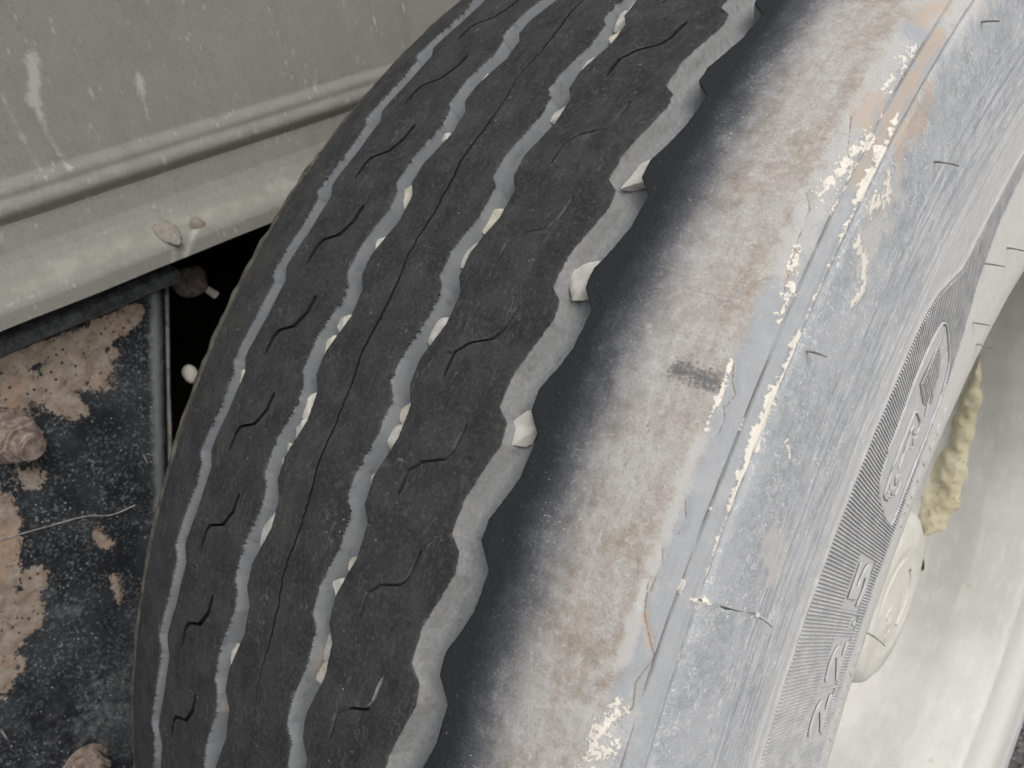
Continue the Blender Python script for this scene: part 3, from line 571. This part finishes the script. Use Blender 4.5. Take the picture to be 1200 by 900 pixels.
# dried mud stuck in the barrel
def clod(c, rad, sc, seed, sub=3, amp=.25, freq=1.0):
    r = np.random.default_rng(seed); bm = bmesh.new(); bmesh.ops.create_icosphere(bm, subdivisions=sub, radius=1)
    dirs = [Vector(r.normal(size=3)).normalized() for _ in range(14)]; am = r.normal(size=14) * amp
    for v in bm.verts:
        d = sum(a * max(0, v.co.normalized().dot(u)) ** 4 for a, u in zip(am, dirs)); v.co = v.co * (1 + d)
        v.co = Vector((v.co.x * sc[0], v.co.y * sc[1], v.co.z * sc[2])) * rad + Vector(c)
    return bm

tg, xg = np.linspace(math.pi - .30, math.pi + .52, 120), np.linspace(.024, .092, 70)
TT, XX = np.meshgrid(tg, xg, indexing='ij'); RB = np.interp(XX, [.004, .022, .040, .060, .086], [.262, .266, .272, .2745, .2755])
ax_ = .064 - .030 * (TT - math.pi + .2); wd = np.interp(TT - math.pi, [-.28, -.1, .12, .34, .46, .50], [.002, .008, .012, .017, .014, .001])
nz = micro(TT.shape, 400, .34, (9, 16)) + micro(TT.shape, 401, .09, (4, 7))
tk = (1 - ((XX - ax_) / wd) ** 2) + nz; tk = np.clip(tk, -.3, 1.2) * .0055 * (.85 + .2 * np.clip(micro(TT.shape, 402, .8, (6, 11)), -1, 1))
r_ = RB - tk; mb = bmesh.new(); P = np.stack([XX, -r_ * np.cos(TT), r_ * np.sin(TT)], -1); vs = {}
def gv(i, j):
    if (i, j) not in vs: vs[(i, j)] = mb.verts.new(P[i, j])
    return vs[(i, j)]
for i in range(119):
    for j in range(69):
        if tk[i:i + 2, j:j + 2].max() > -.0004: mb.faces.new((gv(i, j), gv(i + 1, j), gv(i + 1, j + 1), gv(i, j + 1)))
tag(link('mud_clump', bm_mesh('mud_clump', mb, 70), M_MUD), 'lumpy dried yellow mud stuck inside the silver wheel rim above the hub cap', 'mud')
# ------------------------------------------------------------------ stones wedged in the grooves (theta, across mm, length, width, groove)
ST = [('g4', 1.0098, 83.1, 14.7, 8.8), ('g4', .9175, 81.7, 11.4, 9.7), ('g4', .8085, 83.6, 12.5, 9.0),
 ('g3', 1.1957, 25.7, 6.4, 5.0), ('g3', 1.1743, 25.7, 9.2, 5.6), ('g3', 1.1513, 30.1, 6.9, 4.8), ('g3', 1.114, 27.2, 10.3, 5.5), ('g3', 1.0584, 30.2, 7.3, 4.3), ('g3', .9528, 30.1, 10.9, 6.4), ('g3', .9193, 27.4, 9.6, 5.1), ('g3', .8523, 29.3, 9.4, 6.9), ('g3', .7907, 31.2, 8.7, 4.3), ('g3', .7696, 29.8, 9.3, 6.2), ('g3', .7329, 27.9, 5.6, 2.2), ('g3', .6702, 32.0, 6.7, 3.4), ('g3', .6475, 28.3, 7.4, 6.8), ('g3', .6078, 30.9, 9.9, 4.3), ('g3', .5856, 31.5, 10.5, 6.8),
 ('g2', 1.1017, -29.0, 3.4, 2.6), ('g2', 1.0255, -27.1, 4.4, 3.3), ('g2', .9651, -26.9, 12.2, 5.0), ('g2', .9141, -28.1, 6.4, 3.2), ('g2', .8371, -26.4, 8.4, 4.5), ('g2', .8169, -28.0, 7.0, 3.1), ('g2', .763, -26.8, 10.4, 6.9), ('g2', .7443, -25.2, 8.3, 4.5), ('g2', .7256, -27.9, 4.8, 2.8), ('g2', .7141, -28.4, 5.5, 2.1), ('g2', .6556, -25.1, 14.4, 5.8), ('g2', .5738, -21.9, 5.5, 2.4), ('g2', .5434, -27.0, 9.7, 5.6), ('g2', .5225, -25.7, 6.3, 2.4),
 ('g1', .763, -85.1, 9.2, 4.2)]
LB = ['large curled pale stone, uppermost in the wide groove beside the worn shoulder', 'blocky wedge of pale stone, middle one in the wide groove beside the worn shoulder', 'cracked pale stone, lowest in the wide groove beside the worn shoulder',
 'small pale stone at the very top edge in the third groove', 'upper of two touching pale stones near the top of the third groove', 'lower of two touching pale stones near the top of the third groove', 'long thin pale stone just below the touching pair in the third groove', 'small narrow pale stone in the third groove, fifth from the top', 'broad pale stone above a brown stained stretch of the third groove', 'pale stone beside the brown stained stretch of the third groove', 'broad oval pale stone below the brown stain in the third groove', 'narrow pale stone, upper of the close pair halfway down the third groove', 'wider pale stone, lower of the close pair halfway down the third groove', 'thin sliver of pale stone alone below the middle pair in the third groove', 'thin pale sliver just above the rounded stone low in the third groove', 'rounded pale stone low in the third groove under a thin sliver', 'narrow pale stone resting on the lowest stone of the third groove', 'lowest and fullest pale stone in the third groove',
 'tiny pale stone, topmost in the second groove', 'tiny pale stone, second from the top in the second groove', 'tall slanted pale stone, largest in the upper half of the second groove', 'small pale stone just below the tall slanted one in the second groove', 'pale oval stone, upper of a spaced pair in the second groove', 'slim pale stone, lower of a spaced pair in the second groove', 'biggest pale stone halfway down the second groove with another touching below', 'pale stone touching the underside of the biggest second groove stone', 'tiny pale stone in the second groove, upper of two specks', 'tiny pale stone in the second groove, lower of two specks', 'long pale splinter of stone low in the second groove', 'thin pale chip above the lowest bright stone in the second groove', 'bright pale triangular stone near the bottom of the second groove', 'thin pale chip under the triangular stone, lowest in the second groove',
 'lone pale stone in the leftmost groove']
for k, ((g, t, sv, L_, W_), lb) in enumerate(zip(ST, LB)):
    r = np.random.default_rng(300 + k); bm = bmesh.new(); bmesh.ops.create_icosphere(bm, subdivisions=4, radius=1)
    cuts = [(Vector((r.uniform(-.45, -.1), r.uniform(-.5, -.1), 1)).normalized(), .34)] + [(Vector((r.uniform(-1, 1), r.uniform(-1, 1), r.uniform(.2, 1))).normalized(), r.uniform(.50, .78)) for _ in range(7)] + [(Vector(r.normal(size=3)).normalized(), r.uniform(.55, .85)) for _ in range(7)]
    ph_ = r.uniform(0, 6, 3)
    for v in bm.verts:
        n_ = v.co.normalized(); p = n_.copy()
        for cn, dd in cuts:
            q = p.dot(cn)
            if q > dd: p -= cn * (q - dd) * .97
        p *= 1 + .04 * math.sin(5 * p.x + ph_[0]) * math.sin(6 * p.y + ph_[1]) + .02 * math.sin(17 * p.x + ph_[2]) * math.sin(15 * p.y)
        ex = p.x * L_ * .70; ey = p.y * (W_ * .58 + 2.8) + 1.7 + .25 * ex; ez = p.z * min(4.0, W_ * .66 + 1.4)
        v.co = surf(np.float64(t + ex / 500), np.float64(sv + ey), -6.2 + ez)
    # origin at the stone itself
    c0 = Vector(surf(np.float64(t), np.float64(sv + 1), -5.6))
    for v in bm.verts: v.co -= c0
    o = link('stone', bm_mesh('stone', bm, 18), M_STONES[0 if k < 3 else k % 3]); o.location = c0
    tag(o, lb, 'stone', 'pale stones wedged in the tread grooves')
# ------------------------------------------------------------------ body panel above: sheet, double bead, ledge and lip, running along Y
def extrude_y(prof, y0, y1, ny, wob=0.0, close=False):
    P = np.array(prof); ys = np.linspace(y0, y1, ny); A = np.zeros((ny, len(P), 3)); A[:, :, 0] = P[None, :, 0]; A[:, :, 2] = P[None, :, 1]; A[:, :, 1] = ys[:, None]
    return A
def densify(prof, step):
    out = []
    for (a, b), (c, d) in zip(prof[:-1], prof[1:]):
        n = max(1, int(math.hypot(c - a, d - b) / step))
        for k in range(n): out.append((a + (c - a) * k / n, b + (d - b) * k / n))
    out.append(prof[-1]); return out
def paint_yz(A, strokes):
    Y, Z = A[..., 1], A[..., 2]; best = np.zeros(Y.shape)
    for pts, rad, w in strokes:
        dm = np.full(Y.shape, 1e9)
        if len(pts) == 1: pts = pts * 2
        for (a, b), (c, d) in zip(pts[:-1], pts[1:]):
            L2 = (c - a) ** 2 + (d - b) ** 2 + 1e-12; t = np.clip(((Y - a) * (c - a) + (Z - b) * (d - b)) / L2, 0, 1)
            dm = np.minimum(dm, np.hypot(Y - a - t * (c - a), Z - b - t * (d - b)))
        best = np.maximum(best, np.clip(1 - dm / rad * .5, 0, 1) * w)
    return best
panel = empty('body_side_panel', (-.3, -.3, .348)); tag(panel, 'dusty grey sheet metal body panel with a double bead and rusty bolt above the wheel', 'body panel')
def child(o, p):
    o.parent = p; o.matrix_parent_inverse = Matrix.Translation(-p.location); return o
arc = lambda cx, cz, r_, a0, a1, n: [(cx + r_ * math.cos(math.radians(a0 + (a1 - a0) * k / n)), cz + r_ * math.sin(math.radians(a0 + (a1 - a0) * k / n))) for k in range(n + 1)]
PP = [(-.300, 1.1), (-.300, .6)] + densify([(-.300, .6), (-.300, .4235)], .0012)[1:]
PP += [(-.2985, .4215), (-.2965, .4195), (-.2958, .4172), (-.2959, .4155), (-.2963, .4140), (-.2960, .4125), (-.2948, .4103), (-.2943, .4075), (-.2950, .4048), (-.2978, .4022), (-.2992, .4000)]
PP += densify([(-.3000, .4020), (-.2990, .3840), (-.2965, .3775), (-.2905, .3700), (-.2835, .3640), (-.2795, .3605), (-.2780, .3570)], .0012)[1:] + densify([(-.2780, .3570), (-.2785, .3480)], .0012)[1:] + [(-.281, .3472), (-.300, .3478), (-.330, .3480)]
A = extrude_y(PP, -1.3, 1.6, 1); ys = np.concatenate([np.linspace(-1.3, -.45, 8)[:-1], np.linspace(-.45, .12, 460), np.linspace(.12, 1.6, 8)[1:]])
A = np.repeat(A[:1], len(ys), 0); A[:, :, 1] = ys[:, None]
wv = micro(A.shape[:2], 31, .0005) if False else (smooth_noise(len(ys), 30, 4) * .0006)[:, None]
A[:, :, 0] += wv * np.clip((1.0 - A[:, :, 2]) * 3, 0, 1)
drip = paint_yz(A, [([(-.3218, .4824), (-.3304, .4594)], .0050, .95), ([(-.3304, .4594), (-.3301, .4368), (-.3277, .4205)], .0032, .74), ([(-.3454, .4669), (-.345, .4484), (-.3426, .4205)], .0030, .62),
    ([(-.2646, .459), (-.2672, .4500)], .0042, .86), ([(-.2672, .45), (-.2683, .4330)], .0022, .66), ([(-.0942, .4758), (-.0946, .4519), (-.0949, .4303)], .0030, .52), ([(-.1343, .4345), (-.1402, .4218)], .0024, .7), ([(-.36, .50), (-.358, .47)], .0035, .55),
    ([(-.2900, .3592), (-.2957, .3490)], .0034, .72), ([(-.2683, .3663), (-.2807, .3558), (-.286, .3485)], .0036, .85), ([(-.3250, .3595), (-.3260, .3540)], .002, .7), ([(-.2685, .3650)], .006, .8), ([(-.315, .3600), (-.405, .3600)], .0016, .6)])
dust = np.clip(1 - np.abs(A[:, :, 2] - .367) / .010, 0, 1) * .95 + np.clip(1 - np.abs(A[:, :, 2] - .411) / .013, 0, 1) * .55
me = grid_mesh('sheet', A, None, {'drip': drip, 'dust': np.clip(dust, 0, 1)}, 40, True)
child(link('sheet', me, M_PANEL), panel)
def box(name, x0, x1, y0, y1, z0, z1, mat, bev=0.0):
    bm = bmesh.new(); bmesh.ops.create_cube(bm, size=1); 
    for v in bm.verts: v.co = Vector(((x0 + x1) / 2 + v.co.x * (x1 - x0), (y0 + y1) / 2 + v.co.y * (y1 - y0), (z0 + z1) / 2 + v.co.z * (z1 - z0)))
    if bev: bmesh.ops.bevel(bm, geom=bm.edges[:], offset=bev, segments=2, affect='EDGES')
    return link(name, bm_mesh(name, bm, 40), mat)
child(box('floor_plate', -1.5, -.331, -1.3, 1.6, .3495, .3575, M_DARK), panel)
child(box('back_wall', -1.52, -1.505, -1.3, 1.6, .34, 1.1, M_DARK), panel)
child(box('top_plate', -1.5, -.304, -1.3, 1.6, 1.09, 1.10, M_PANEL), panel)
# rusty bolt head half buried in dust on the ledge, with a smear beside it
bm = bmesh.new(); nrm = Vector((.55, 0, .84)); rotm_ = nrm.to_track_quat('Z', 'Y').to_matrix().to_4x4()
pass
b3 = clod((0, 0, 0), .0100, (.72, 1.45, .36), 41, 5, .05)
nr_ = np.random.default_rng(12); dl = [(Vector(nr_.normal(size=3)), nr_.uniform(0, 6)) for _ in range(8)]
for v in b3.verts: v.co *= 1 + .05 * sum(math.sin(v.co.dot(d_) * 420 + p_) + .7 * math.sin(v.co.dot(d_) * 1100 + p_) for d_, p_ in dl) / 3
b3.transform(Matrix.Translation((-.2872, -.2895, .3672)) @ rotm_); me = bpy.data.meshes.new('x'); b3.to_mesh(me); b3.free(); bm.from_mesh(me); bpy.data.meshes.remove(me)
bolt = child(link('bolt_head', bm_mesh('bolt_head', bm, 45), M_RUSTCAP), panel)
b3 = clod((-.2830, -.2700, .3630), .0060, (.35, .9, 1.0), 43, 4, .25); child(link('mud_blob', bm_mesh('mud_blob', b3, 60), M_BOLTMUD), panel)
# ------------------------------------------------------------------ black rust-patched bracket below the panel
br = empty('steel_bracket', (-.33, -.3, 0)); tag(br, 'black painted steel bracket with rust patches and big bolts left of the wheel', 'bracket')
zs = np.concatenate([np.linspace(.3205, -.02, 230), np.linspace(-.02, -.42, 40)[1:]]); wsn = np.concatenate([np.linspace(0, .022, 26)[:-1], np.linspace(.022, .20, 150)[:-1], np.linspace(.20, .7, 30)])
ye = -.2850 - .375 * (.3205 - zs)
A = np.zeros((len(zs), len(wsn), 3)); A[..., 1] = ye[:, None] - wsn[None]; A[..., 2] = zs[:, None]
bend = np.clip((.020 - wsn) / .020, 0, 1); A[..., 0] = -.3200 - .014 * (bend ** 2)[None]
A[..., 0] += micro(A.shape[:2], 33, .00006)
rs = [([(-.4200, .3130), (-.4078, .3151), (-.3767, .3122), (-.343, .309), (-.3200, .3130)], .0085, 1), ([(-.43, .300), (-.4084, .297), (-.3765, .292), (-.3571, .2863)], .0150, 1), ([(-.388, .280), (-.3811, .2682)], .0085, 1), ([(-.345, .3050)], .007, .9), ([(-.3290, .3040), (-.325, .312)], .005, .95), ([(-.3420, .2930)], .004, .8),
    ([(-.452, .245), (-.4478, .2287), (-.4542, .2088), (-.4720, .1667), (-.499, .1176)], .0130, 1), ([(-.4507, .168), (-.4679, .1421)], .0105, .95), ([(-.418, .2350), (-.424, .244)], .010, .8), ([(-.4035, .1736), (-.4010, .1640)], .0060, .78), ([(-.4066, .1328), (-.4094, .1179)], .0064, .74)]
rust = paint_yz(A, rs); dust = (np.clip(1 - np.abs(wsn - .013) / .012, 0, 1) * .95)[None] * np.ones((len(zs), 1)); dust = np.maximum(dust, paint_yz(A, [([(-.40, .05), (-.47, .03)], .06, .42), ([(-.4530, .140), (-.436, .128)], .006, .5)]))
child(link('plate', grid_mesh('plate', A, None, {'rust': rust, 'dust': dust}, 50, True), M_BRACK), br)
# edge lip and top ledge
P = []
bm = bmesh.new(); rows = []
for k, z_ in enumerate(np.linspace(.3165, -.42, 60)):
    y_ = -.2850 - .375 * (.3205 - z_) + smooth_noise(60, 3, 77)[k] * .0003
    rows.append([bm.verts.new(c) for c in ((-.352, y_ - .0008, z_), (-.352, y_ + .0036, z_), (-.3345, y_ + .0038, z_), (-.3325, y_ + .0018, z_), (-.3338, y_ - .0008, z_))])
for a, b in zip(rows[:-1], rows[1:]):
    for k in range(5): bm.faces.new((a[k], a[(k + 1) % 5], b[(k + 1) % 5], b[k]))
bm.faces.new(rows[0]); bm.faces.new(rows[-1][::-1]); me = bm_mesh('edge_lip', bm, 50)
zz = np.array([v.co.z for v in me.vertices]); a1 = me.attributes.new('rust', 'FLOAT', 'POINT'); a1.data.foreach_set('value', (.34 + .2 * np.sin(zz * 97) * np.sin(zz * 41)).astype(np.float32)); a2 = me.attributes.new('dust', 'FLOAT', 'POINT'); a2.data.foreach_set('value', np.full(len(zz), .7, np.float32))
child(link('edge_lip', me, M_BRACK), br)
prof = [(-.352, .3335), (-.3300, .3335), (-.3180, .3325), (-.3150, .3305), (-.3150, .3235), (-.3165, .3217), (-.3192, .3210)]
A = np.zeros((120, len(prof), 3)); ysb = np.linspace(-1.1, -.2800, 120); A[..., 0] = [p[0] for p in prof]; A[..., 2] = [p[1] for p in prof]; A[..., 1] = ysb[:, None]; A[..., 2] += (smooth_noise(120, 3, 5) * .0003)[:, None]
dd = np.zeros(A.shape[:2]); dd[:, 5:] = .7; dd[:, 0:5] = .52; rr_ = np.zeros(A.shape[:2]); rr_[:, 5:] = .52; rr_[:, 2:5] = .30
child(link('top_ledge', grid_mesh('top_ledge', A, None, {'rust': rr_, 'dust': dd}, 40, False), M_BRACK), br)
def bolt_asm(y, z, ax, s=1.0):
    ax = Vector(ax).normalized(); R4 = ax.to_track_quat('Z', 'Y').to_matrix().to_4x4(); base = Vector((-.3200, y, z))
    def part(nm, segs, r1, r2, d, off, bev=.0012, tilt=0):
        bm = bmesh.new(); bmesh.ops.create_cone(bm, cap_ends=True, segments=segs, radius1=r1 * s, radius2=r2 * s, depth=d * s)
        bmesh.ops.bevel(bm, geom=[e for e in bm.edges if len(e.link_faces) == 2 and e.calc_face_angle(0) > .6], offset=bev * s, segments=2, affect='EDGES')
        bmesh.ops.subdivide_edges(bm, edges=[e for e in bm.edges if e.calc_length() > .003], cuts=2, use_grid_fill=True)
        r = np.random.default_rng(int(abs(y * 9999)) + segs)
        for v in bm.verts: v.co += Vector(r.normal(size=3)) * .00016
        bm.transform(Matrix.Translation(base + ax * off * s) @ R4 @ Matrix.Rotation(tilt, 4, 'Z')); return bm_mesh(nm, bm, 50)
    wsh = child(link('washer', part('washer', 36, .0190, .0185, .0042, .0020), M_RUSTY), br)
    nut = child(link('nut', part('nut', 6, .0165, .0155, .0130, .0100, .0020, .3), M_RUSTY), br)
    st = child(link('stud', part('stud', 26, .0098, .0092, .0110, .0205), M_RUSTY), br)
bolt_asm(-.4225, .2715, (1, .25, -.22)); bolt_asm(-.4840, .0060, (1, .1, -.1), .95)
bm = bmesh.new()
pts = [(-.62, .25), (-.52, .226), (-.4555, .2082), (-.4307, .2006), (-.405, .1925), (-.3892, .1828), (-.372, .180)]
rings = [[bm.verts.new((-.3192 + .0006 * math.cos(k * math.pi / 3), y, z + .0004 * math.sin(k * math.pi / 3))) for k in range(6)] for y, z in [tuple(p) for p in catmull(pts, 5)]]
for a, b in zip(rings[:-1], rings[1:]):
    for k in range(6): bm.faces.new((a[k], a[(k + 1) % 6], b[(k + 1) % 6], b[k]))
tag(link('wire', bm_mesh('wire', bm, 60), M_HAIR), 'thin brown wire lying across the black rust-patched bracket', 'wire')
# ------------------------------------------------------------------ what stands in the dark gap behind
fr = empty('chassis_frame', (-.8, 0, 0)); tag(fr, 'dark chassis frame seen in the gap between bracket and wheel', 'chassis')
child(box('rail', -.86, -.80, -1.5, 1.8, -.05, .30, M_DARK, .004), fr); child(box('cross_member', -.80, -.36, .22, .30, -.12, .31, M_DARK, .004), fr); child(box('axle_beam', -1.2, -.13, -.06, .06, -.06, .06, M_DARK, .01), fr)
b3 = clod((-.365, -.2545, .3030), .0135, (.6, 1.25, .9), 51, 3, .2); child(link('rusty_mount', bm_mesh('rusty_mount', b3, 50), M_RUSTY), fr)
bm = bmesh.new(); bmesh.ops.create_cone(bm, cap_ends=True, segments=18, radius1=.0035, radius2=.0028, depth=.010, matrix=Matrix.Translation((-.365, -.2420, .2890)) @ Matrix.Rotation(.6, 4, 'X')); tag(link('daylight_glint', bm_mesh('daylight_glint', bm, 40), M_PALE), 'tiny pale stand-in for a glint of daylight in the dark gap beside the tyre edge', 'clip')  # small pale cone added to stand for a glint of daylight through the gap
bm = clod((-.365, -.2815, .2335), .0062, (1, .9, 1.3), 61, 4, .12); tag(link('pipe_end', bm_mesh('pipe_end', bm, 50), M_PALE), 'pale rounded pipe end showing low in the dark gap beside the bracket', 'pipe')
# ------------------------------------------------------------------ ground
gm = NT('gravelly_asphalt'); v = gm.coord('Object'); a = gm.noise(v, 3, 5); b = gm.noise(v, 90, 5, .7); sp = gm.step(gm.voro(v, 110), .5, .2)
col = gm.mix(gm.step(b, .35, .65), (.05, .05, .048), (.15, .148, .142)); col = gm.mix(gm.mul(sp, .5), col, (.26, .255, .24)); col = gm.mix(gm.mul(a, .4), col, (.12, .115, .105))
M_GROUND = gm.done(col, .95, gm.bump(gm.add(b, sp), .8, .003), .2)
A = np.zeros((41, 41, 3)); g = np.sign(np.linspace(-1, 1, 41)) * np.abs(np.linspace(-1, 1, 41)) ** 3 * 150; A[..., 0] = g[:, None]; A[..., 1] = g[None, :]; A[..., 2] = -.497
o = link('ground', grid_mesh('ground', A, None, None, None, False), M_GROUND); o['kind'] = 'structure'
